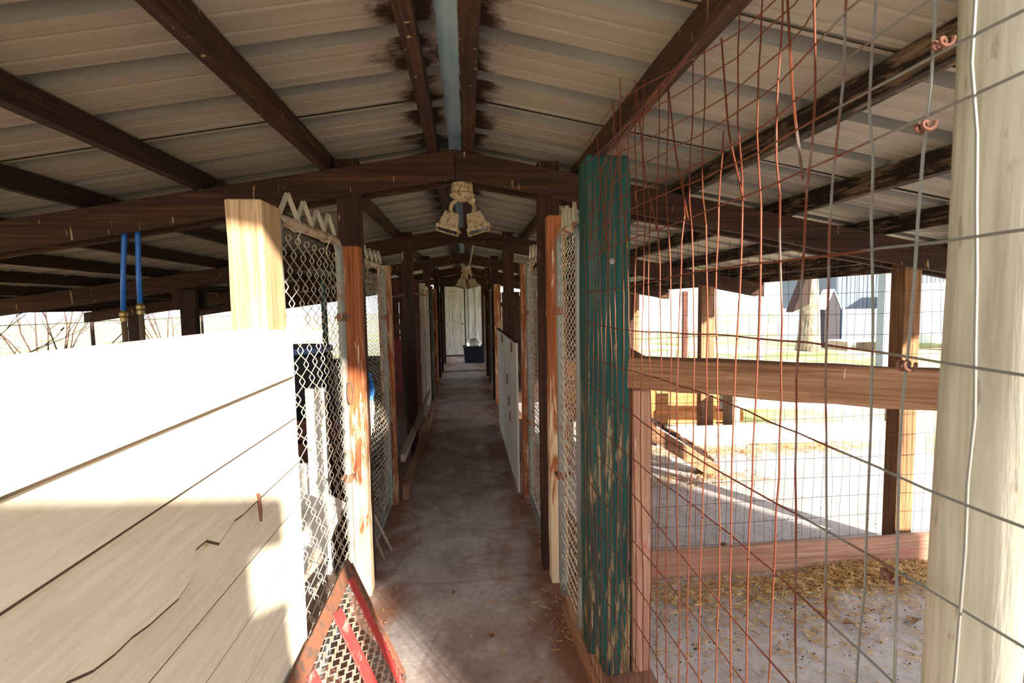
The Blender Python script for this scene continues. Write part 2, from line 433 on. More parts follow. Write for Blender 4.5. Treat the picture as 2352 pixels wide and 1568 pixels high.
# posts of the trusses
def post(name, x0, x1, y0, y1, z0, z1, mat, label, bev=.005, jit=.0, cat='post', group=None):
    m = M().beam(((x0+x1)/2, (y0+y1)/2, z0), ((x0+x1)/2, (y0+y1)/2, z1), x1-x0, y1-y0, up=(0, 1, 0), n=1 if not jit else 14, jit=jit)
    return tag(put(name, m, mat, loc=((x0+x1)/2, (y0+y1)/2, z0), bevel=bev), label, cat, group)
for i, ty in enumerate(TY):
    o = ('first', 'second', 'third', 'fourth', 'fifth')[i]
    post('truss_post', -.652, -.54, ty+.04, ty+.138, -.02, zt(-.6)+.05, W('dark', 'z'), 'dark brown post under the %s truss on the siding side of the walkway' % o, group='truss posts along the walkway')
    post('truss_post', .40, .512, ty+.04, ty+.138, -.004, zt(.46)+.05, W('dark', 'z'), 'dark brown post under the %s truss on the green post side of the walkway' % o, group='truss posts along the walkway')
for (x, ty, lb) in ((2.585, 2.68, 'tan brown outer post tied with wire, beside the big pale pole'), (2.65, 5.3, 'outer post of the wire pen under the cut truss end, lit orange'), (2.71, 7.9, 'farthest outer post of the wire pen, beside the green post')):
    post('outer_post', x-.054 if ty < 3 else x-.075, x+.054 if ty < 3 else x+.075, ty+.04, ty+.138, -.004, zt(x)-.02, W('rail' if ty > 3 else 'postbrown', 'z'), lb, group='outer posts of the wire pens')
t_ = thing('outer_post', 'dark post with a wide bracket board at its top in the dark pen', 'post', (-2.78, 5.39, -.02))
put('shaft', M().box(-2.85, -2.71, 5.34, 5.438, -.02, zt(-2.78)+.02), W('darker', 'z'), t_, bevel=.004)
for yb_ in (5.275, 5.48): put('bracket_board', M().box(-2.88, -2.66, yb_, yb_+.022, 1.50, zt(-2.78)-.16), W('darker', 'z'), t_, bevel=.002)
post('outer_post', -4.98, -4.84, 7.94, 8.038, -.02, zt(-4.9)-.02, W('darker', 'z'), 'thin dark post behind the blue pipes at the outer edge of the dark pen')
post('outer_post', -5.2, -5.06, 5.34, 5.438, -.02, zt(-5.1)-.02, W('darker', 'z'), 'dark post at the eave of the dark pen under the second truss')

# gate posts along the walkway
def gpost(x0, x1, y0, y1, z1, kind, label):
    post('gate_post', x0, x1, y0, y1, -.001, z1, W(kind, 'z'), label, bev=.006, jit=.002, group='painted gate posts along the walkway')
gpost(-.648, -.552, 1.463, 1.615, 1.80, 'tan', 'pale sunlit post standing behind the cream siding wall, nail on top')
gpost(-.615, -.522, 2.575, 2.665, 1.80, 'redworn', 'peeling orange red post beside the first chain link gate on the siding side')
gpost(.425, .517, 2.58, 2.67, 1.95, 'redworn', 'tall orange red gate post by the galvanised pipe, green post side')
gpost(-.64, -.548, 3.78, 3.87, 1.80, 'red', 'peeling red gate post by the blue twine, before the low boards')
gpost(.415, .505, 3.78, 3.87, 1.80, 'red', 'orange red gate post at the near end of the grey plank half wall')
gpost(-.62, -.54, 6.86, 6.95, 1.8, 'grey', 'grey weathered post past the low boards on the siding side')
gpost(-.62, -.54, 8.25, 8.34, 1.75, 'green', 'dark green edged post farther down the walkway, siding side')
gpost(-.62, -.53, 9.2, 9.3, 1.8, 'red', 'red post far down the walkway, siding side')
gpost(-.62, -.53, 11.4, 11.5, 1.8, 'darker', 'blackish post nearest the white door, siding side')
gpost(.42, .52, 7.55, 7.65, 1.8, 'red', 'red brown post at the far end of the grey plank half wall')
gpost(.42, .52, 9.6, 9.7, 1.8, 'dark', 'dark post farther along past the plank half wall')
gpost(.42, .52, 11.9, 12.0, 1.7, 'grey', 'grey post nearest the white end wall sheet')
m = M().tube([(-.60, 1.54, 1.79), (-.60, 1.54, 1.835), (-.597, 1.54, 1.85)], .0025, 5)
tag(put('bent_nail', m, rust_iron, loc=(-.60, 1.54, 1.79)), 'thin rusty nail sticking up from the pale sunlit post', 'nail')

# ------------------------------------------------------------------ cream siding half wall
seam_shade = flat('seam_shade', (.085, .055, .035), .9)
sw = thing('siding_half_wall', 'cream lap siding half wall with one ragged broken board edge', 'half wall', (-.54, .75, 0))
tops = [1.457, 1.300, 1.172, 1.035, .905, .775, .645, .515, .385, .255, .125]
for i, z1 in enumerate(tops):
    z0 = tops[i+1]-.012 if i+1 < len(tops) else -.001
    m = M(); n = 46; y0, y1 = -.25, 1.585+rnd(-.004, .004)
    for j in range(n+1):
        yy = y0+(y1-y0)*j/n
        zb = z0
        if i == 2:
            if yy < 1.22: zb = z0-.012-.018*math.sin(yy*9.0)+rnd(-.006, .006)+.0*yy
            if .98 < yy < 1.04: zb += .03
        if i == 3: z1b = z1
        xt, xb = -.553, -.527+(.004 if i == 2 else 0)
        zt_ = z1+(.014 if i else -.008)
        xb = xt+(.026+(.004 if i == 2 else 0))*(zt_-zb)/(zt_-z0)   # keeps the face flat where the edge is ragged
        m.v += [(xt, yy, zt_), (xb, yy, zb+.006), (xb-.003, yy, zb), (xb-.010, yy, zb), (xt-.004, yy, zt_)]
    for j in range(n):
        a = 5*j
        for k_ in range(5): m.f.append((a+k_, a+(k_+1) % 5, a+5+(k_+1) % 5, a+5+k_)[::-1])
    m.f.append((0, 1, 2, 3, 4)); a = 5*n; m.f.append((a+4, a+3, a+2, a+1, a))
    sb = put('siding_board', m, siding_mat, sw)
    sb.data.materials.append(seam_shade)                # dark strip painting seam shade along the bottom of each board
    for j in range(n): sb.data.polygons[5*j+1].material_index = 1
put('backing_frame', M().box(-.60, -.559, -.25, 1.46, 1.36, 1.44).box(-.60, -.559, -.25, 1.46, .05, .13).box(-.60, -.559, -.2, -.11, .13, 1.36).box(-.60, -.559, .62, .71, .13, 1.36), W('raw', 'y'), sw)
put('corner_trim', M().box(-.549, -.533, 1.590, 1.604, 0, 1.445), siding_mat, sw)
m = M().tube([(-.541, 1.27, 1.045), (-.522, 1.27, 1.04), (-.520, 1.272, 1.0), (-.521, 1.274, .972)], [.004, .005, .005, .003], 6)
tag(put('rusty_spike', m, rust_iron, loc=(-.53, 1.27, 1.04)), 'rusty spike hanging from the broken siding board', 'nail')

# ------------------------------------------------------------------ chain link gates
def corner_path(p, rad, n=5):
    out = [Vector(p[0])]
    for i in range(1, len(p)-1):
        a, b, c = Vector(p[i-1]), Vector(p[i]), Vector(p[i+1])
        s0 = b+(a-b).normalized()*rad; s1 = b+(c-b).normalized()*rad
        for k in range(n+1):
            t = k/n; out.append(s0*(1-t)**2+b*2*t*(1-t)+s1*t*t)
    out.append(Vector(p[-1])); return out
def chain_link(x, y0, y1, z0, z1, w_, h_, wr, sag=0.0, seed=1):
    rg = random.Random(seed); m = M(); nw = int((y1-y0)/(w_/2)); nz = int((z1-z0)/(h_/2))
    for i in range(nw):
        pts = []
        for j in range(nz+1):
            side = (i+j) % 2
            ya = y0+(i+.5)*(w_/2)
            yy = ya+(w_*.27 if side else -w_*.27)
            zz = z1-j*(h_/2)
            dep = .0042*(1 if side == 0 else -1)*(1 if x > 0 else -1)
            bow = sag*math.sin(math.pi*min(1, max(0, (zz-z0)/(z1-z0))))*math.sin(math.pi*(yy-y0)/(y1-y0))
            px_ = x+dep+bow+rg.uniform(-.002, .002)
            e = .012 if h_ > .08 else .007
            s = -1 if side == 0 else 1
            yy = min(max(yy, y0), y1)
            pts += [(px_, yy-s*.006, zz+e), (px_+dep, yy, zz), (px_, yy-s*.006, zz-e)]
        m.tube(pts, wr, 4)
    return m
def ribbon(x, y0, y1, z0, z1, n, h, sgn=1):
    m = M()
    for i in range(n):
        ya, yb = y0+(y1-y0)*i/n, y0+(y1-y0)*(i+.5)/n
        yc = y0+(y1-y0)*(i+1)/n
        za = z0+(z1-z0)*i/n; hh = h*rnd(.75, 1.1)
        zc = z0+(z1-z0)*(i+1)/n
        m.beam((x, ya, za), (x, yb, za+hh), .003, .016, up=(1, .3, 0))
        m.beam((x, yb, za+hh), (x+.004, yc, zc), .003, .016, up=(1, .3, 0))
    return m
def gate(label, x, y0, y1, z0, z1, rad=.0185, wm=link_mat, w_=.075, h_=.10, wr=.0019, strap=True, sag=.015, seed=1):
    t_ = thing('chain_link_gate', label, 'gate', (x, (y0+y1)/2, 0), 'chain link gates along the walkway')
    p = corner_path([(x, y0+.02, z0+.3), (x, y0+.02, z1), (x, y1, z1+.02), (x, y1, z0), (x, y0+.02, z0), (x, y0+.02, z0+.3)], .07)
    # the pipe frame is one bent tube, its rusted top rail a piece of its own
    i0 = 6; top = p[4:10]
    pf = put('pipe_frame', M().tube(p[8:], rad, 12).tube(p[:5], rad, 12), galv, t_, smooth=True)
    tr = put('top_rail', M().tube(p[4:9], rad*1.02, 12), toprail_mat, t_, smooth=True)
    put('chain_link_mesh', chain_link(x, y0+.03, y1-.015, z0+.02, z1-.05, w_, h_, wr, sag, seed), wm, t_, kind='stuff')
    for q in (.25, .7):
        yy = y0+(y1-y0)*q
        c = M(); pts = [(x+math.cos(a)*(rad+.004), yy+.004*a, z1+.02*q+math.sin(a)*(rad+.004)) for a in [i*math.pi/5 for i in range(10)]]
        pts += [(x, yy+.03, z1-.035), (x, yy+.035, z1-.06)]
        put('wire_tie', c.tube(pts, .002, 5), link_mat, tr)
    for zz in (z0+(z1-z0)*.33, z0+(z1-z0)*.80):
        put('hinge', M().tube([(x-.022, y1, zz), (x+.022, y1, zz)], .012, 8).box(x-.03, x+.03, y1-.01, y1+.045, zz-.006, zz+.006).lathe((x, y1, zz-.02), [(rad+.004, 0), (rad+.004, .04)], 12), rust_iron, pf)
    if strap:
        rb = put('zigzag_strap', ribbon(x, y0+.06, y1-.08, z1+.018, z1+.04, 4, .085), ribbon_mat, t_)
    return t_
gate('chain link gate with a rusty top rail, between pale post and orange red post', -.59, 1.65, 2.47, .12, 1.785, seed=3, w_=.10, h_=.11)
gate('chain link gate right behind the big green post', .468, 2.04, 2.50, .03, 1.82, seed=4, w_=.07, sag=-.01)
gate('small mesh gate with blue twine tied on, siding side of the walkway', -.59, 2.93, 3.72, .06, 1.76, wm=link_dark, w_=.055, h_=.07, wr=.0018, sag=.05, seed=5)
gate('small mesh gate before the grey plank half wall', .465, 2.93, 3.74, .03, 1.78, wm=link_dark, w_=.055, h_=.07, wr=.0018, sag=-.02, seed=6)
gate('dim far gate past the grey weathered post', -.585, 7.0, 7.86, .05, 1.75, wm=link_dark, w_=.10, h_=.12, wr=.002, strap=False, seed=7)
gate('dim far gate past the end of the plank half wall', .468, 8.15, 9.5, .05, 1.75, wm=link_dark, w_=.10, h_=.12, wr=.002, strap=False, seed=8)

# ------------------------------------------------------------------ green post, red post, rail
post('green_post', .458, .628, 1.885, 2.02, -.002, 2.05, W('green', 'z'), 'thick green painted post with worn tan patches and wire over it', bev=.012, jit=.003)
tag(put('bolt_head', M().lathe((0, 0, 0), [(.012, 0), (.012, .004), (.007, .005), (.007, .010), (.003, .011)], 12), galv, loc=(0, 0, 0)), 'galvanised bolt head on the front of the green post', 'bolt')
bo = bpy.data.objects['bolt_head']; bo.location = (.555, 1.885, 1.655); bo.rotation_euler = (math.pi/2, 0, 0)
post('short_post', .638, .715, 1.895, 1.99, -.004, 1.160, W('redpink', 'z'), 'short weathered red post carrying the wooden rail, against the green post', bev=.012, jit=.002)
rl = M().beam((.60, 1.95, 1.226), (2.29, 1.95, 1.226), .075, .125, n=14, jit=.005)
tag(put('wooden_rail', rl, W('rail', 'x'), loc=(.6, 1.95, 1.226), bevel=.012), 'thick weathered brown rail crossing the wire pen at chest height', 'rail')
post('short_post', 1.88, 1.98, .86, .96, -.004, 1.164, W('redpink', 'z'), 'short red post under the outer end of the wooden rail')
bpy.data.objects['wooden_rail'].rotation_euler.z = math.atan2(-1.015, 1.35)
kb = M().beam((.56, 2.575, .073), (2.74, 2.57, .078), .038, .155, n=10, jit=.003)
tag(put('kick_board', kb, W('redpink', 'x'), loc=(1.6, 2.57, 0), bevel=.004), 'faded red kick board on the pen floor behind the straw', 'board')
kr = M().beam((.50, .9, .05), (.452, 2.30, .05), .04, .10, n=8, jit=.002)
tag(put('edging_board', kr, W('rail', 'y'), loc=(.48, 1.6, 0), bevel=.004), 'brown edging board on edge in front of the green post', 'board')

# ------------------------------------------------------------------ tall rusty wire fence
fx = .450
tie_mat = flat('rusty_tie', (.11, .042, .026), .85)
wf = thing('wire_fence', 'tall rusty wire fence sagging from the green post to the pale pole', 'fence', (fx, .9, 0))
def lean_out(z, y_): return max(0, z-1.66)*.34*min(1, max(0, (1.45-y_)/.4))*min(1, max(0, (y_-.56)/.25))
hrows = [1.43-.118*k for k in range(1, 12)]+[1.43, 1.548, 1.667, 1.742, 1.79, 1.848, 1.92, 1.99, 2.06]
for i, z in enumerate(hrows):
    up = z > 1.7
    ph = rnd(0, 6)
    pts = []
    n = 26
    for j in range(n+1):
        yy = 1.88-(1.88-.18)*j/n
        zz = z+.006*math.sin(yy*5+ph)+(-.02*(1-yy) if up else .01*(1.2-yy))+rnd(-.0015, .0015)
        pts.append((fx+lean_out(z, yy)+.008*math.sin(yy*4+ph)+rnd(-.001, .001), yy, zz))
    put('fence_wire', M().tube(pts, .0015, 5), fence_wire, wf)
yv = 1.885
k = 0
while yv > .2:
    top = (2.14 if k % 3 else rnd(1.72, 2.08)) if yv < 1.45 else rnd(1.68, 1.95)
    pts = []; n = 34; ph = rnd(0, 6); lean = rnd(-.012, .012)
    kink = 0
    for j in range(n+1):
        z = .02+(top-.02)*j/n
        if z > 1.66: kink = ((z-1.66)*lean*3+.010*math.sin((z-1.66)*11+ph))*min(1, yv)
        pts.append((fx+lean_out(z, yv)+.004*math.sin(z*5+ph)+rnd(-.001, .001), yv*(1+lean_out(z, yv)/fx)+.004*math.sin(z*7+ph)+kink+rnd(-.0015, .0015), z))
    put('fence_wire', M().tube(pts, .0015, 5), fence_wire, wf)
    yv -= .056+rnd(-.003, .003); k += 1
# loose and doubled strands near the top
for (a, b, c_) in (((.45, 1.52, 2.1), (.455, 1.45, 1.80), (.45, 1.38, 1.67)), ((.45, 1.31, 2.12), (.46, 1.27, 1.84), (.452, 1.17, 1.67)), ((.45, 1.10, 2.1), (.46, 1.08, 1.86), (.452, 1.0, 1.665)), ((.45, .87, 2.1), (.455, .85, 1.82), (.452, .795, 1.66)), ((.45, .70, 2.1), (.46, .685, 1.78), (.452, .65, 1.66)), ((.45, 1.7, 2.05), (.455, 1.66, 1.85), (.45, 1.58, 1.67))):
    put('loose_strand', M().tube(corner_path([(q[0]+lean_out(q[2], q[1]), q[1]*(1+lean_out(q[2], q[1])/fx), q[2]) for q in (a, b, c_)], .06), .002, 5), fence_wire, wf)
for i in range(5):                                  # old mesh folded back up to the purlin
    y0_ = 1.84-.06*i+rnd(-.01, .01)
    put('folded_wire', M().tube(corner_path([(.455+.006*(i % 3), y0_, 1.66), (.50+.008*(i % 4), y0_+.06, 2.0+rnd(-.05, .05)), (.62, y0_-.25+rnd(-.03, .03), zt(.62)-.004)], .1), .0016, 4), fence_wire, wf)
for (yy, zz) in ((.44, 1.735), (.455, 1.665), (.465, 1.43), (.475, 1.20)):
    m = M()
    pts = [(fx-.002+.0045*math.cos(a*1.9), yy+.02-.007*a/3, zz+.0045*math.sin(a*1.9)) for a in [i*.18 for i in range(40)]]
    put('twisted_tie', m.tube(pts, .0019, 6), tie_mat, wf)
m = M()
pts = [(.536+.002*math.sin(i), .442+.002*math.cos(i*1.3), -.004+2.2*i/10) for i in range(11)]
m.tube(pts, [.064, .063, .062, .062, .061, .061, .061, .06, .06, .06, .06], 22)
tag(put('round_pole', m, pale_mat, loc=(.536, .442, 0), smooth=True), 'big pale grey round pole close to the camera, wire stretched over it', 'pole')

# ------------------------------------------------------------------ dark welded fence across the pen
df = thing('wire_fence', 'fine dark wire fence standing on the faded red kick board', 'fence', (1.7, 2.63, 0))
m = M()
for i in range(36):
    x = .735+.057*i; ph = rnd(0, 6)
    m.tube([(x+.006*math.sin(z*9+ph)*(1.2-z*.4), 2.63+.004*math.sin(z*6+ph), z) for z in [.06+.08*q for q in range(23)]], .0011, 4)
put('upright_wires', m, dark_wire, df, kind='stuff')
m = M()
for i in range(17):
    z = .14+.116*i if i < 16 else 1.87
    m.tube([(x, 2.628+.004*math.sin(x*5+i), z+.006*math.sin(x*3+i)) for x in [.72+.1*q for q in range(21)]], .0012, 4)
put('level_wires', m, dark_wire, df, kind='stuff')

# ------------------------------------------------------------------ leaning red mesh panel
T1, T0, B1, B0 = Vector((-.508, 2.10, .425)), Vector((-.512, .95, .425)), Vector((-.285, 1.975, .012)), Vector((-.285, .85, .012))
nrm = (B1-T1).cross(T0-T1).normalized()
if nrm.x < 0: nrm = -nrm
rp = thing('mesh_guard_panel', 'red and rusty expanded mesh panel leaning on the gate by the siding', 'panel', (-.29, 1.4, 0))
put('frame_bar', M().beam(T1, T0, .006, .055, up=(B1-T1)).beam(T1-nrm*.02+(B1-T1)*.0, T0-nrm*.02, .045, .005, up=(B1-T1)), rust_iron, rp)
put('frame_bar', M().beam(T1, B1, .006, .032, up=(T0-T1)).beam(T1-nrm*.018, B1-nrm*.018, .04, .005, up=(T0-T1)), rust_iron, rp)
put('frame_bar', M().beam(T0, B0, .006, .03, up=(T1-T0)), rust_iron, rp)
put('frame_bar', M().beam(B1, B0, .006, .03, up=(T1-B1)), rust_iron, rp)
def pl(s, t): return T1.lerp(T0, s).lerp(B1.lerp(B0, s), t)
for (s, wd) in ((.062, .055), (.25, .078), (.52, .06), (.78, .06)):
    put('flat_bar', M().beam(pl(s, .06)+nrm*.004, pl(s, .98)+nrm*.004, .004, wd, up=(T0-T1)), redpaint, rp, bevel=.001)
m = M(); NS, NT_ = 30, 26
for i in range(NS):
    for j in range(NT_):
        a = pl((i+.5)/NS, j/NT_); b = pl((i+(0 if j % 2 else 1))/NS, (j+.5)/NT_)
    pts = [pl((i+(.06 if j % 2 else .94))/NS, j/NT_)-nrm*(.004 if j % 2 else .010) for j in range(NT_+1)]
    for p, q in zip(pts[:-1], pts[1:]): m.beam(p, q, .0025, .005, up=nrm)
put('expanded_mesh', m, metal_mat('pink_mesh', (.52, .32, .24), (.62, .52, .42), .5, .7, .1), rp, kind='stuff')

# ------------------------------------------------------------------ low boards, half wall and panels deeper in the walkway
lr = thing('low_board_rail', 'low sloping board rail with wire infill past the red gate post', 'board rail', (-.57, 5.3, 0))
put('top_board', M().beam((-.515, 3.90, .325), (-.515, 6.83, .325), .04, .06, n=8, jit=.003), W('grey', 'y'), lr, bevel=.003)
put('base_board', M().beam((-.500, 3.88, .058), (-.505, 6.83, .055), .05, .115, n=8, jit=.004), W('rail', 'y'), lr, bevel=.006)
m = M()
for i in range(36):
    y0_ = 3.9+.08*i
    m.tube([(-.536+.003*math.sin(i+z*5), y0_+(.021 if (q+i) % 2 else -.021), z) for q, z in enumerate([.1+.06*h for h in range(28)])], .0009, 4)
put('chicken_wire', m, dark_wire, lr, kind='stuff')
put('rail_stake', M().box(-.575, -.54, 5.0, 5.06, -.01, 1.78), W('darker', 'z'), lr)
pw = thing('plank_half_wall', 'grey white plank half wall beside the walkway, marked with hinges', 'half wall', (.385, 5.0, 0))
yb = 3.885
while yb < 6.15:
    wd = .225
    put('plank', M().box(.376+rnd(0, .003), .394, yb+.002, min(yb+wd, 6.2)-.002, rnd(.004, .014), 1.195+rnd(-.004, .004)), W('white', 'z'), pw, bevel=.002)
    yb += wd
put('cap_strip', M().box(.370, .397, 3.885, 6.2, 1.199, 1.212), W('darker', 'y'), pw)
put('back_rail', M().box(.3945, .40, 3.885, 6.2, .25, .34).box(.3945, .40, 3.885, 6.2, .9, .99), W('darker', 'y'), pw)
for (yy, zz) in ((4.7, .80), (4.45, .5), (5.3, 1.14), (4.2, 1.14), (4.55, .62)):
    put('strap_hinge', M().box(.367, .376, yy-.018, yy+.018, zz-.04, zz+.04).tube([(.369, yy, zz-.045), (.369, yy, zz+.045)], .006, 6), rust_iron, pw)
# partitions closing the far pens
def planks(name, label, cat, x0, x1, yy, z0, z1, kinds, wd=.2, th=.02, gaps={}):
    t_ = thing(name, label, cat, ((x0+x1)/2, yy, 0))
    n = max(1, round((x1-x0)/wd)); wd = (x1-x0)/n
    for i in range(n):
        a, b = x0+i*wd, x0+(i+1)*wd
        segs = gaps.get(i, [(z0, z1)])
        for (za, zb) in segs:
            put('plank', M().box(a+.002, b-.002, yy+rnd(-.003, .003), yy+th, za, zb+rnd(-.004, .004)), W(kinds[i % len(kinds)], 'z'), t_, bevel=.002)
    put('cross_rail', M().box(x0, x1, yy+th, yy+th+.04, z0+.3, z0+.39).box(x0, x1, yy+th, yy+th+.04, z1-.3, z1-.21), W('darker', 'x'), t_)
    return t_
planks('plank_partition', 'dark red plank partition with small openings, at the back of the mesh pen', 'partition', -1.05, -.64, 7.0, -.02, 1.85, ['brownred', 'brownred', 'dark'], .08, .02,
       {0: [(-.02, 1.13), (1.72, 1.85)], 1: [(-.02, 1.05), (1.18, 1.26), (1.60, 1.85)]})
tag(put('painted_board', M().box(-1.01, -.885, 6.965, 6.99, .35, 1.05), W('barn', 'z'), loc=(-.95, 6.97, .35)), 'barn red painted board below the partition opening', 'board')
planks('plank_partition', 'brown plank partition behind the grey plank half wall', 'partition', .55, 2.58, 7.6, -.004, 1.62, ['brownred', 'dark'], .15)
planks('plank_partition', 'far dark plank partition at the end of the siding side pens', 'partition', -1.7, -.66, 10.44, -.02, 1.9, ['darker', 'brownred'], .18)
planks('plank_partition', 'far dark plank partition at the end of the open pens', 'partition', .55, 2.6, 10.44, -.006, 1.75, ['darker', 'brownred'], .18)
def side_planks(name, label, x, y0, y1, z0, z1, kinds, wd=.3):
    t_ = thing(name, label, 'partition', (x, (y0+y1)/2, 0))
    n = max(1, round((y1-y0)/wd)); wd = (y1-y0)/n
    for i in range(n):
        put('plank', M().box(x-.011, x+.011+rnd(-.003, .003), y0+i*wd+.002, y0+(i+1)*wd-.002, z0, z1+rnd(-.004, .004)), W(kinds[i % len(kinds)], 'z'), t_, bevel=.002)
    put('cross_rail', M().box(x-.05, x-.012, y0, y1, z1-.3, z1-.2), W('darker', 'y'), t_)
side_planks('plank_partition', 'dark side planking along the walkway between the far green and red posts', -.60, 8.45, 10.4, -.02, 1.75, ['brownred', 'darker'])
side_planks('plank_partition', 'dark side planking along the walkway past the dim far gate', .49, 9.75, 10.4, -.01, 1.75, ['darker', 'brownred', 'grey'])
for (yy, lb) in ((9.0, 'dark wooden sill board across the walkway, nearer one'), (11.5, 'dark wooden sill board across the walkway, near the white door')):
    tag(put('sill_board', M().beam((-.53, yy, .011), (.44, yy, .011), .12, .022, n=4, jit=.001), W('grey', 'x'), loc=(0, yy, 0), bevel=.003), lb, 'sill board')

# storage tub at the end
tb = thing('storage_tub', 'dark blue storage tub standing before the white end wall sheet', 'tub', (.20, 13.25, 0))
m = M().quadbox([(-.06, 13.05, .002), (.42, 13.05, .002), (.42, 13.45, .002), (-.06, 13.45, .002), (-.09, 13.02, .42), (.45, 13.02, .42), (.45, 13.48, .42), (-.09, 13.48, .42)])
put('bin', m, flat('navy_plastic', (.012, .014, .03), .45), tb, bevel=.015)
put('rim', M().box(-.11, .47, 13.0, 13.05, .405, .435).box(-.11, .47, 13.45, 13.5, .405, .435).box(-.11, -.08, 13.05, 13.45, .405, .435).box(.44, .47, 13.05, 13.45, .405, .435), flat('navy_rim', (.02, .022, .045), .4), tb, bevel=.006)
t = NT('clear_plastic', .2, 0, .5); t.color((.75, .77, .78)); t.b.inputs['Transmission Weight'].default_value = .6; clear = t.m
tag(put('plastic_dome', M().lathe((.18, 13.25, .421), [(.19, 0), (.20, .04), (.17, .13), (.10, .19), (.02, .21)], 16), clear, loc=(.18, 13.25, .421), smooth=True), 'clear plastic cover lying on the dark blue tub', 'cover')

# ------------------------------------------------------------------ floodlights under the ridge
def floodlight(label, x, y, z, s=1.0, yaw_=0.0):
    t_ = thing('floodlight', label, 'floodlight', (x, y, z), 'floodlights under the ridge')
    R = Matrix.Rotation(yaw_, 3, 'Z'); o = Vector((x, y, z))
    def tr(m): m.v = [tuple(o+R @ (Vector(v)*s)) for v in m.v]; return m
    put('junction_box', tr(M().lathe((0, 0, 0), [(.056, .005), (.058, 0), (.058, -.045), (.05, -.05)], 18)), lampcase_mat, t_, smooth=False)
    put('base_plate', tr(M().lathe((0, 0, 0), [(.066, -.052), (.068, -.060), (.05, -.075), (.022, -.092)], 18)), lampcase_mat, t_)
    put('sensor', tr(M().tube([(.03, 0, -.075), (.058, -.01, -.085)], .008, 8).tube([(.058, -.012, -.088), (.058, -.03, -.092)], .013, 10)), lampcase_mat, t_)
    for sg in (-1, 1):
        put('swivel_arm', tr(M().tube([(sg*.03, 0, -.08), (sg*.058, 0, -.105), (sg*.064, 0, -.13), (sg*.055, -.006, -.165)], .011, 8)), lampcase_mat, t_, smooth=True)
        R2 = Matrix.Rotation(sg*math.radians(-16), 3, 'Y') @ Matrix.Rotation(math.radians(-9), 3, 'X') @ Matrix.Scale(.9, 3); c = Vector((sg*.060, -.01, -.165))
        def hd(m): m.v = [tuple(c+R2 @ Vector(v)) for v in m.v]; return tr(m)
        h = put('lamp_head', hd(M().quadbox([(-.062, -.045, -.085), (.062, -.045, -.085), (.062, .045, -.085), (-.062, .045, -.085), (-.042, -.03, .01), (.042, -.03, .01), (.042, .035, .01), (-.042, .035, .01)])), lampcase_mat, t_, bevel=.004*s)
        hb = put('lamp_rim', hd(M().box(-.070, .070, -.054, -.042, -.104, -.084).box(-.070, .070, .042, .054, -.104, -.084).box(-.070, -.058, -.042, .042, -.104, -.084).box(.058, .070, -.042, .042, -.104, -.084).box(.066, .082, -.03, -.01, -.10, -.088)), lampcase_mat, h, bevel=.002*s)
        put('lamp_glass', hd(M().box(-.058, .058, -.042, .042, -.098, -.092)), lampglass, h)
    return t_
floodlight('nearest dirty double floodlight, hung under the first truss peak', -.005, 2.80, 2.150)
floodlight('smaller looking double floodlight under the third truss, cord hanging above it', .02, 7.92, 2.09, 1.25, .2)
floodlight('farthest double floodlight, before the white door', -.005, 10.55, 2.13, 1.1, -.3)
m = M().tube([(.10, 5.6, 2.185), (.085, 5.75, 2.10), (.07, 6.2, 2.03), (.05, 7.0, 2.03), (.03, 7.88, 2.095)], .008, 6)
tag(put('hanging_cord', m, ribbon_mat, loc=(.1, 5.6, 2.185), smooth=True), 'pale cord hanging under the ridge down to a floodlight', 'cord')

# ------------------------------------------------------------------ blue pipes
def hose(label, xa, xb, y_, z0, zf):
    t_ = thing('blue_pipe', label, 'pipe', (xb, y_, 0), 'blue pipes hanging from the truss')
    ztop = zt(xa)-.10
    pts = [(xa, y_, ztop), (xa, y_, 1.88), ((xa+xb)/2-.003, y_, 1.7), (xb, y_, zf)]
    put('blue_tube', M().tube(pts, .0125, 10), bluepipe, t_, smooth=True)
    put('brass_fitting', M().lathe((xb, y_, zf-.055), [(.013, 0), (.017, .002), (.017, .02), (.013, .022), (.019, .03), (.019, .045), (.014, .058)], 12), brass, t_)
    put('riser', M().tube([(xb, y_, -.02), (xb, y_, zf-.05)], .0135, 10), flat('khaki_pipe', (.15, .11, .065), .6), t_, smooth=True)
hose('blue pipe on a brass fitting, outer one of two', -1.725, -1.756, 2.775, 0, 1.50)
hose('blue pipe beside the thin dark post, inner one of two', -1.66, -1.672, 2.775, 0, 1.535)

# ------------------------------------------------------------------ blue twine, hook
t_ = thing('twine_bundle', 'frayed blue and white twine tied to the small mesh gate', 'twine', (-.548, 2.87, .9))
m = M()
for i in range(9):
    a = rnd(0, 6.28); m.tube([(-.548, 2.88+rnd(-.01, .03), 1.10+rnd(-.02, .03)), (-.545+.02*math.cos(a), 2.88+.03*math.sin(a), 1.05+rnd(-.03, .03)), (-.55+.015*math.cos(a*2), 2.89+.03*math.sin(a*3), 1.0+rnd(-.03, .03))], .004, 5)
put('blue_knot', m, twine_blue, t_)
m = M()
for i in range(12):
    m.tube([(-.548+rnd(-.01, .01), 2.88+rnd(-.02, .03), 1.0), (-.545+rnd(-.015, .015), 2.89+rnd(-.03, .03), .92), (-.55+rnd(-.01, .01), 2.90+rnd(-.03, .04), .82+rnd(-.06, .06))], .003, 5)
put('white_fray', m, twine_white, t_)
m = M().tube([(-.560+.012*math.cos(a), 2.452, 1.09+.055*math.sin(a)) for a in [i*math.pi/8 for i in range(17)]], .005, 6)
tag(put('snap_hook', m, rust_iron, loc=(-.56, 2.452, 1.09), smooth=True), 'pale oval snap hook hanging on the first gate pipe', 'hook')
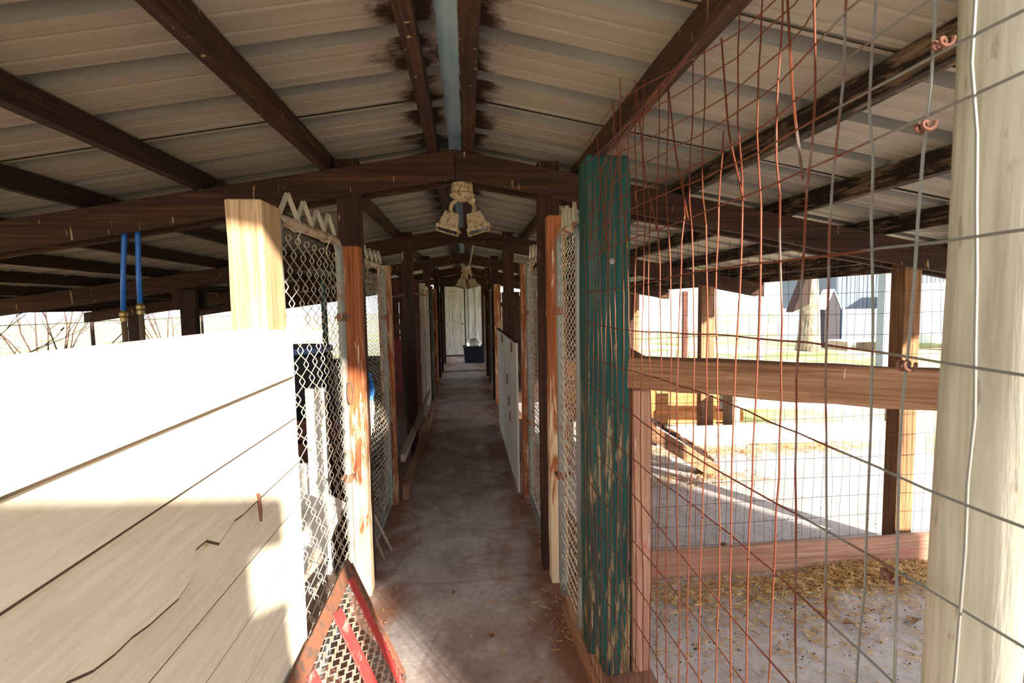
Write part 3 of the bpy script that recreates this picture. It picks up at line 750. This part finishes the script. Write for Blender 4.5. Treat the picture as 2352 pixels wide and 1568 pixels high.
for (a, b, lb) in (((-.57, 2.86, .36), (-.49, 3.05, .006), 'long thin grey stick leaning out of the small mesh gate'), ((-.59, 2.86, .30), (-.52, 2.95, .008), 'short thin grey stick beside the longer stick')):
    tag(put('loose_stick', M().beam(a, b, .012, .008), W('grey', 'z'), loc=b), lb, 'stick')

# ------------------------------------------------------------------ dark pen seen through the first gate
bl = thing('black_barrel', 'black barrel with a blue rim in the dark pen behind the first gate', 'barrel', (-1.25, 3.75, -.02))
put('body', M().lathe((-1.25, 3.75, -.02), [(.25, 0), (.27, .05), (.28, .4), (.265, .42), (.28, .44), (.28, .8), (.265, .82), (.28, .84), (.27, 1.18), (.25, 1.2)], 24), blackplast, bl, smooth=False)
put('rim', M().lathe((-1.25, 3.75, 1.18), [(.262, 0), (.275, .005), (.275, .04), (.262, .045)], 24), flat('blue_rim', (.10, .16, .35), .4), bl)
cr_ = thing('wooden_crate', 'brown slatted crate behind the first gate, next to the barrel', 'crate', (-1.0, 3.25, -.02))
for q in range(6):
    put('slat', M().box(-1.25, -.78, 3.10, 3.12, .0+.14*q, .12+.14*q), W('brownred', 'x'), cr_, bevel=.003)
put('corner_stud', M().box(-1.25, -1.2, 3.12, 3.4, -.02, .86).box(-.83, -.78, 3.12, 3.4, -.02, .86), W('darker', 'z'), cr_)
bp = thing('board_partition', 'pale board partition with gaps seen low through the first gate', 'partition', (-1.05, 2.92, -.02))
put('plank', M().box(-1.75, -.90, 2.90, 2.92, .20, .62), W('white', 'x'), bp, bevel=.003)
put('plank', M().box(-1.75, -.90, 2.90, 2.92, .0, .10), W('white', 'x'), bp, bevel=.003)
put('upright', M().box(-.90, -.80, 2.86, 2.93, -.02, 1.05), W('white', 'z'), bp, bevel=.004)
put('upright', M().box(-1.80, -1.72, 2.92, 2.98, -.02, 1.05), W('white', 'z'), bp, bevel=.004)
for (a, b, wd, lb) in (((-.92, 2.15, .0), (-.70, 2.62, .52), .14, 'pale board leaning at a slant just behind the first gate'), ((-.80, 1.72, .0), (-.68, 2.3, .38), .10, 'grey brown board leaning low behind the first gate'), ((-1.15, 2.3, -.01), (-.98, 2.75, .42), .2, 'broad pale board leaning in the dark pen')):
    tag(put('leaning_board', M().beam(a, b, .02, wd, up=(0, .5, 1), n=3, jit=.002), W('grey' if 'grey' in lb else 'white', 'y'), loc=(a[0], a[1], 0), bevel=.003), lb, 'board')
bl = thing('black_tub', 'low black tub in the dark pen seen through the small mesh gate with twine', 'tub', (-1.0, 4.9, -.02))
put('body', M().lathe((-1.0, 4.9, -.02), [(.24, 0), (.30, .9), (.31, 1.0), (.32, 1.02), (.29, 1.02), (.27, .8)], 20), blackplast, bl)
put('handle', M().tube([(-.70, 4.82, .86), (-.67, 4.84, .80), (-.67, 4.94, .80), (-.70, 4.96, .86)], .009, 6), rust_iron, bl)
post('steel_post', -1.19, -1.15, 4.3, 4.34, -.02, 1.72, flat('green_steel', (.02, .05, .045), .6), 'dark green steel post in the dark pen behind the barrel')
m = M()
for q in range(6): m.beam((-1.5, 3.0+.05*q, 1.86+.012*q), (-.95, 3.3+.05*q, 1.87+.012*q), .05, .01)

# ------------------------------------------------------------------ second pen on the open side
hh = thing('hen_house', 'raised orange brown board hen house behind the gate by the green post', 'hen house', (1.2, 4.75, 0))
for q in range(4): put('plank', M().box(.82, 1.50, 4.25, 4.272, .50+.125*q, .62+.125*q), W('orange' if q % 2 else 'red', 'x'), hh, bevel=.003)
for q in range(4): put('plank', M().box(1.478, 1.50, 4.275, 5.17, .50+.125*q, .62+.125*q), W('orange', 'y'), hh, bevel=.003)
put('lid', M().quadbox([(.78, 4.2, 1.00), (1.55, 4.2, 1.00), (1.55, 5.2, 1.10), (.78, 5.2, 1.10), (.78, 4.2, 1.02), (1.55, 4.2, 1.02), (1.55, 5.2, 1.12), (.78, 5.2, 1.12)]), W('red', 'y'), hh)
put('base', M().box(.82, 1.5, 4.275, 5.17, .47, .50), W('rail', 'y'), hh)
for (x, y_) in ((.85, 4.28), (1.42, 4.28), (.85, 5.1), (1.42, 5.1)): put('leg', M().box(x, x+.06, y_, y_+.06, -.004, .47), W('rail', 'z'), hh, bevel=.003)
rm = thing('ramp', 'dark cleated ramp board slanting down from the hen house', 'ramp', (1.8, 4.18, 0))
ra, rb_ = Vector((1.50, 4.28, .53)), Vector((2.11, 4.18, .125))
put('tread_board', M().beam(ra, rb_, .20, .022, up=(0, 0, 1)), W('dark', 'x'), rm, bevel=.002)
for q in range(5):
    c = ra.lerp(rb_, .1+.2*q)+Vector((0, 0, .02)); put('cleat', M().beam(c+Vector((0, -.1, 0)), c+Vector((0, .1, 0)), .025, .018), W('rail', 'y'), rm)
put('side_board', M().beam((1.50, 4.16, .42), (2.11, 4.06, .03), .02, .12, up=(0, 0, 1)), W('rail', 'x'), rm, bevel=.002)
put('foot', M().box(2.02, 2.06, 4.10, 4.26, -.004, .15), W('rail', 'z'), rm)
of = thing('board_fence', 'low sunlit white board fence beyond the pen floor', 'fence', (3.2, 4.95, 0))
put('lower_board', M().beam((1.95, 5.03, .098), (4.55, 4.86, .098), .035, .20, n=4, jit=.002), W('white', 'x'), of, bevel=.003)
put('upper_board', M().beam((2.74, 5.24, .40), (4.55, 5.0, .40), .035, .17, n=4, jit=.002), W('white', 'x'), of, bevel=.003)
put('fence_stake', M().box(4.45, 4.54, 4.88, 4.97, -.06, .56), W('grey', 'z'), of)
put('fence_stake', M().box(2.76, 2.84, 5.0, 5.2, -.004, .5), W('grey', 'z'), of)
ob = thing('timber_trough', 'low orange timber trough in the sun past the second truss post', 'trough', (2.8, 6.0, 0))
for (z0, z1) in ((.0, .13), (.17, .38)):
    put('front_plank', M().box(2.05, 3.40, 5.9, 5.935, z0, z1), W('orange', 'x'), ob, bevel=.004)
put('end_plank', M().box(3.365, 3.40, 5.935, 6.5, 0, .38).box(2.05, 2.085, 5.935, 6.5, 0, .38), W('orange', 'y'), ob)
put('back_plank', M().box(2.085, 3.365, 6.46, 6.5, 0, .38), W('orange', 'x'), ob)
put('corner_post', M().box(2.95, 3.02, 5.86, 5.9, -.01, .42).box(2.2, 2.27, 5.86, 5.9, -.01, .42), W('orange', 'z'), ob)
put('bottom_board', M().box(2.085, 3.365, 5.935, 6.46, .02, .05), W('orange', 'x'), ob)
m = M().lathe((3.12, 5.3, -.062), [(.02, 0), (.10, .02), (.13, .07), (.11, .13), (.04, .16)], 9)
m.v = [(x+rnd(-.015, .015), y_+rnd(-.015, .015), max(z, -.06)) for x, y_, z in m.v]
tag(put('grey_stone', m, flat('stone', (.18, .17, .17), .9), loc=(3.12, 5.3, -.06)), 'grey stone on the ground by the orange trough', 'stone')
# fence of bigger wire closing the far pens
for (yy, lb) in ((5.24, 'dark wire fence under the second truss, behind the fine wire fence'),):
    t_ = thing('wire_fence', lb, 'fence', (1.6, yy, 0)); m = M()
    for i in range(21): m.tube([(.55+.1*i, yy, .1), (.55+.1*i+rnd(-.01, .01), yy, 1.0), (.55+.1*i, yy, 1.75)], .0012, 4)
    for i in range(15): m.tube([(.53, yy, .12+.115*i), (1.6, yy+.01, .12+.115*i+rnd(-.01, .01)), (2.58, yy, .12+.115*i)], .0012, 4)
    put('wire_mesh', m, dark_wire, t_, kind='stuff')

# ------------------------------------------------------------------ straw, crumbs, leaves
def straws(name, label, spots, mat, parent_label_cat='straw'):
    m = M()
    for (cx, cy, sx, sy, n, hmax, L) in spots:
        for i in range(n):
            x, y_ = random.gauss(cx, sx), random.gauss(cy, sy); a = rnd(0, math.pi); l = L*rnd(.4, 1.2)
            d = max(0, 1-((x-cx)/(2*sx))**2-((y_-cy)/(2*sy))**2); z = rnd(.001, .003)+hmax*d*random.random()
            if (1.86 < y_ < 2.04 and x < .74) or (abs(y_-2.575) < .03): continue
            dx, dy = math.cos(a)*l/2, math.sin(a)*l/2
            m.beam((x-dx, y_-dy, z), (x+dx, y_+dy, z+rnd(0, .3)*min(hmax, l)), .0028, .0018)
    o = put(name, m, mat, loc=(0, 0, 0)); o['label'] = label; o['category'] = 'straw'; o['kind'] = 'stuff'; return o
straws('straw_litter', 'loose straw heaped against the faded red kick board', [(2.15, 2.46, .26, .06, 900, .05, .09), (1.5, 2.42, .5, .09, 900, .015, .07), (1.2, 2.2, .4, .18, 500, .006, .05), (2.0, 2.15, .4, .2, 350, .006, .06), (1.7, 1.7, .5, .2, 90, .003, .05)], straw_mat)
straws('straw_litter', 'straw drifted along the low white boards in the far pen', [(2.2, 4.75, .5, .12, 500, .02, .1), (3.4, 4.7, .5, .1, 500, .03, .1), (1.9, 4.0, .3, .08, 250, .03, .09), (2.2, 5.4, .3, .2, 300, .04, .12), (1.0, 3.5, .4, .4, 300, .01, .06)], straw_mat)
straws('straw_litter', 'thin scattering of straw bits on the walkway floor', [(-.02, 3.0, .2, .8, 60, .001, .022), (.0, 6.8, .2, .5, 240, .004, .05), (0, 8.6, .2, .3, 260, .006, .06), (.42, 2.3, .02, .5, 70, .004, .018), (-.45, 3.4, .02, .6, 60, .004, .018)], straw_mat)
m = M()
for i in range(900):
    x, y_ = rnd(.7, 2.7), (random.gauss(2.15, .28) if i % 3 else rnd(2.75, 4.6)); s = rnd(.0015, .004)
    if 1.86 < y_ < 2.04 and x < .74 or abs(y_-2.575) < .035: continue
    m.quadbox([(x-s, y_-s, -.004), (x+s*1.3, y_-s*.6, -.004), (x+s, y_+s, -.004), (x-s, y_+s*.7, -.004), (x-s*.5, y_-s*.4, -.004+s), (x+s*.6, y_-s*.4, -.004+s), (x+s*.5, y_+s*.5, -.004+s), (x-s*.5, y_+s*.5, -.004+s)])
o = put('crumb_debris', m, crumb_mat); o['label'] = 'dark crumbs of droppings and chaff on the pen floor'; o['category'] = 'debris'; o['kind'] = 'stuff'
def leaf(x, y_, z, s, label):
    m = M(); n = 5; a = rnd(0, 6.28); ca, sa = math.cos(a), math.sin(a)
    b = 0
    for side in (0, 1):
        for i in range(n+1):
            t = i/n; wd = math.sin(math.pi*t)*.38
            for k_ in (-1, 0, 1):
                lx, ly = (t-.5)*s, k_*wd*s
                lz = .008+abs(k_)*.3*s*math.sin(math.pi*t)+.15*s*(t-.5)**2 - side*.0012
                m.v.append((x+lx*ca-ly*sa, y_+lx*sa+ly*ca, z+max(lz, .0003)))
    N = 3*(n+1)
    for i in range(n):
        for k_ in range(2):
            q = (i*3+k_, i*3+k_+1, i*3+k_+4, i*3+k_+3); m.f.append(q[::-1]); m.f.append(tuple(v+N for v in q))
    tag(put('dry_leaf', m, leaf_mat, loc=(x, y_, z), smooth=True), label, 'leaf', 'dry leaves on the floor')
leaf(2.02, 2.06, -.004, .07, 'large pale curled leaf on the pen floor before the straw heap')
leaf(2.38, 2.02, -.004, .06, 'curled brown leaf nearest the big pale pole on the pen floor')
leaf(1.72, 2.08, -.004, .05, 'small dark leaf on the pen floor below the straw')
leaf(1.53, 2.86, -.004, .055, 'dark curled leaf just behind the kick board')
leaf(1.82, 2.80, -.004, .05, 'reddish leaf close behind the kick board')
leaf(2.13, 2.78, -.004, .045, 'red brown leaf at the top edge of the kick board')
leaf(.08, 2.18, 0, .035, 'tiny tan leaf alone on the walkway concrete')
leaf(-.10, 2.55, 0, .03, 'small dark leaf flat on the walkway beside the orange red post')

# ------------------------------------------------------------------ outside on the field side
fl = thing('wire_fence', 'old wire fence with rolled over top along the bright field', 'fence', (-6.3, 10, -.06))
m = M()
for i in range(150):
    y_ = 5.4+.075*i; h = 1.33
    m.tube([(-6.3, y_, -.06), (-6.3, y_, h-.14), (-6.25, y_+.01, h-.04), (-6.15, y_+.02, h)], .0022, 4)
for z in (.1, .4, .65, .88, 1.03, 1.19): m.tube([(-6.3, 5.4+.6*q, z+rnd(-.01, .01)) for q in range(20)], .0022, 4)
m.tube([(-6.15, 5.4+.6*q, 1.33+rnd(-.01, .01)) for q in range(20)], .006, 4)
put('wire_mesh', m, dark_wire, fl, kind='stuff')
for y_ in (5.6, 9.2, 12.8): put('fence_stake', M().tube([(-6.34, y_, -.06), (-6.34, y_, 1.45)], .03, 8), W('darker', 'z'), fl)
def shrub(label, x, y_, n, H, seed):
    rg = random.Random(seed); t_ = thing('bare_shrub', label, 'shrub', (x, y_, -.06), 'bare shrubs at the edge of the field'); m = M(); lf = M()
    for i in range(n):
        a = rg.uniform(0, 6.28); sp = rg.uniform(.2, .75); pts = []; p = Vector((x+rg.uniform(-.05, .05), y_+rg.uniform(-.05, .05), -.06)); d = Vector((math.cos(a)*sp, math.sin(a)*sp, 1)).normalized()
        st = H/7
        for k_ in range(9):
            pts.append(p.copy()); p = p+d*st; d = (d+Vector((rg.uniform(-.2, .2), rg.uniform(-.2, .2), rg.uniform(-.12, .1)))).normalized()
            if k_ > 2:
                e = (d+Vector((rg.uniform(-.9, .9), rg.uniform(-.9, .9), rg.uniform(-.2, .4)))).normalized(); q1 = p+e*st*1.2; q2 = q1+(e+Vector((0, 0, .3)))*st*.8
                m.tube([p, q1, q2], [.007, .005, .003], 4)
                for L_ in range(1 if rg.random() < .45 else 0):
                    c = q2; ax = Vector((rg.uniform(-1, 1), rg.uniform(-1, 1), rg.uniform(-1, 0))).normalized()
                    lf.beam(c, c+ax*.07, .03, .002, up=(rg.uniform(-1, 1), .3, .5))
        m.tube(pts, [.017*(1-.1*k_) for k_ in range(9)], 5)
    put('branches', m, twig_mat, t_, kind='stuff'); put('leaves', lf, flat('withered', (.10, .05, .06), .9), t_, kind='stuff')
shrub('bare branching shrub with few withered leaves, by the blue pipes', -6.75, 9.0, 11, 2.3, 4)
shrub('bare shrub at the outer edge of the view over the siding', -6.9, 7.4, 9, 1.8, 9)
shrub('thin bare shrub past the bracketed post', -6.9, 12.6, 10, 2.2, 12)

# ------------------------------------------------------------------ outside beyond the pens
tr_ = thing('old_tree', 'thick pale tree trunk standing in the grass beyond the pens', 'tree', (10.3, 14.4, -.06))
rg = random.Random(5); m = M()
pts = [(10.3+.06*math.sin(i*.9), 14.4, -.06+.55*i) for i in range(14)]
m.tube(pts, [.36, .29, .26, .25, .25, .25, .26, .27, .26, .24, .2, .17, .13, .1], 16)
put('trunk', m, bark_mat, tr_, smooth=True)
m = M()
for i in range(12):
    a = rg.uniform(0, 6.28); p = Vector(pts[7+i % 6]); d = Vector((math.cos(a), math.sin(a), .7)); b = [p]
    for q in range(5): p = p+d*.6; d = d+Vector((rg.uniform(-.3, .3), rg.uniform(-.3, .3), rg.uniform(-.2, .3))); b.append(p)
    m.tube(b, [.09, .07, .05, .035, .02, .01], 6)
put('branches', m, bark_mat, tr_, kind='stuff')
m = M().quadbox([(9.36, 13.75, 1.12), (9.86, 13.75, 1.35), (9.86, 14.1, 1.35), (9.36, 14.1, 1.12), (9.79, 13.75, 2.2), (9.93, 13.75, 2.2), (9.93, 14.1, 2.2), (9.79, 14.1, 2.2)])
tag(put('slanted_shelter', m, W('darker', 'z'), loc=(9.7, 13.9, 1.12), bevel=.01), 'brown slanted board fixed against the pale tree trunk', 'board')
sh = thing('shed', 'white shed with blue grey ribbed upper wall past the tree', 'shed', (13.4, 16.2, -.06))
put('wall', M().box(12.0, 16.0, 15.6, 18.5, -.06, 1.15), flat('white_wall', (.75, .77, .80), .6), sh, bevel=.01)
m = M()
for q in range(26): m.box(12.15+.15*q, 12.28+.15*q, 15.585, 15.6, 1.15, 2.35)
put('ribbed_wall', m.box(12.1, 16.0, 15.6, 18.5, 1.15, 2.35), flat('blue_grey_sheet', (.085, .11, .15), .6), sh)
put('roof', M().prism([(12.0, 2.35), (16.2, 2.35), (14.1, 2.9)], 'y', 15.4, 18.7), flat('white_roof', (.7, .72, .74), .5), sh)
ch = thing('play_hut', 'small dark pointed hut between the tree and the white shed', 'hut', (11.6, 15.2, -.06))
put('wall', M().prism([(11.32, -.06), (11.85, -.06), (11.85, 1.2), (11.58, 1.75), (11.32, 1.2)], 'y', 15.05, 15.5), flat('black_stain', (.03, .025, .03), .8), ch)
put('roof', M().beam((11.29, 15.27, 1.15), (11.58, 15.27, 1.79), .48, .03, up=(-1, 0, .5)).beam((11.58, 15.27, 1.79), (11.88, 15.27, 1.15), .48, .03, up=(1, 0, .5)), flat('pale_roof', (.6, .55, .55), .7), ch)
put('door', M().box(11.87, 11.95, 15.0, 15.4, -.06, 1.25), flat('blue_door', (.10, .16, .30), .5), ch)
pa = thing('pallet_pile', 'pale flat pallets lying in the grass before the white shed', 'pallets', (12, 14.4, -.06))
for q in range(8): put('slat', M().box(11.2, 13.3, 13.9+.11*q, 13.98+.11*q, .20, .23), W('white', 'x'), pa)
for x in (11.2, 12.2, 13.2): put('bearer', M().box(x, x+.1, 13.9, 14.8, -.06, .2), W('grey', 'y'), pa)
post('steel_pole', 9.30, 9.50, 10.5, 10.7, -.06, 4.2, flat('grey_steel', (.15, .18, .19), .6), 'thick grey steel pole beyond the tan brown outer post')
post('steel_pole', 7.03, 7.13, 11.55, 11.65, -.06, 3.2, flat('purple_steel', (.10, .095, .115), .6), 'thin dark steel pole in front of the tree, with wire on it')
post('steel_pole', 5.55, 5.66, 12.5, 12.62, -.06, 1.75, W('brownred', 'z'), 'short reddish fence post far off beside the second outer post')
wb = thing('white_shed', 'plain white building far off behind the outer posts', 'shed', (5.6, 24, -.06))
put('wall', M().box(8.4, 12.5, 26, 32, -.06, 3.0), flat('white_wall_far', (.78, .78, .78), .6), wb)
put('roof', M().prism([(8.2, 3.0), (12.7, 3.0), (10.4, 4.2)], 'y', 25.8, 32.2), flat('roof_far', (.6, .58, .56), .6), wb)
for q in range(3): put('window', M().box(8.9+1.2*q, 9.5+1.2*q, 25.96, 26.0, 1.2, 2.0), flat('pane_far%d' % q, (.25, .28, .33), .2), wb)
tk = thing('parked_trailer', 'white trailer with red tail lights beside the outer post', 'trailer', (15.0, 13.6, -.06))
put('body', M().box(13.6, 16.4, 13.0, 14.6, .35, 1.9), flat('trailer_white', (.72, .74, .78), .4), tk, bevel=.03)
put('window_band', M().box(13.58, 16.42, 12.97, 13.0, 1.05, 1.4), flat('trailer_glass', (.10, .12, .16), .2), tk)
put('lower_panel', M().box(13.58, 16.42, 12.97, 13.0, .4, .68), flat('trailer_grey', (.12, .15, .19), .4), tk)
for x in (13.7, 14.15): put('tail_light', M().box(x, x+.22, 12.955, 12.98, .33, .40), flat('tail_red%d' % int(x*10), (.6, .02, .03), .3), tk)
for x in (14.2, 15.6):
    put('wheel', M().prism([(x+.28*math.cos(a), .22+.28*math.sin(a)) for a in [i*math.pi/8 for i in range(16)]], 'y', 13.0, 13.2), blackplast, tk)

# ------------------------------------------------------------------ behind the camera, outside the view
bn = thing('sun_blocker_wall', 'tall unseen board wall added to shade the pens, past the big pale pole', 'wall', (4.5, -3, -.06))  # added out of view to block the sun from the near pen
for q in range(19): put('plank', M().box(4.4, 4.43, -5.3+.256*q, -5.3+.256*q+.256, -.06, 3.75), W('grey', 'z'), bn)
for z in (.3, 1.8, 3.3): put('cross_rail', M().box(4.43, 4.52, -5.3, -.44, z, z+.1), W('grey', 'y'), bn)
og = thing('board_gate', 'unseen upright boards added to shade the cream siding', 'gate', (.48, -.62, 0))  # added stand-in for a person at the camera, shading the siding
for q in range(-1, 4):
    x0 = .20+.14*q
    if q < 3: put('plank', M().box(x0, x0+.14, -.62, -.60, .02, 1.75), W('grey', 'z'), og)
    else:
        put('plank', M().box(x0, x0+.14, -.62, -.60, .02, 1.45), W('grey', 'z'), og)
        put('plank', M().box(x0, x0+.14, -.62, -.60, 1.60, 1.75), W('grey', 'z'), og)
put('cross_rail', M().box(.20, .76, -.60, -.57, 1.18, 1.27), W('grey', 'x'), og)
put('cross_rail', M().box(.20, .76, -.60, -.57, .28, .37), W('grey', 'x'), og)
put('foot', M().box(.22, .30, -.70, -.52, 0, .02), W('grey', 'y'), og)

m = M().tube([(-.50, 6.6, 1.63), (-.66, 6.5, 1.66), (-.95, 6.2, 1.60)], .012, 6)
tag(put('bent_rod', m, rust_iron, loc=(-.6, 6.5, 1.63), smooth=True), 'bent dark rod reaching out of the mesh pen before the grey post', 'rod')
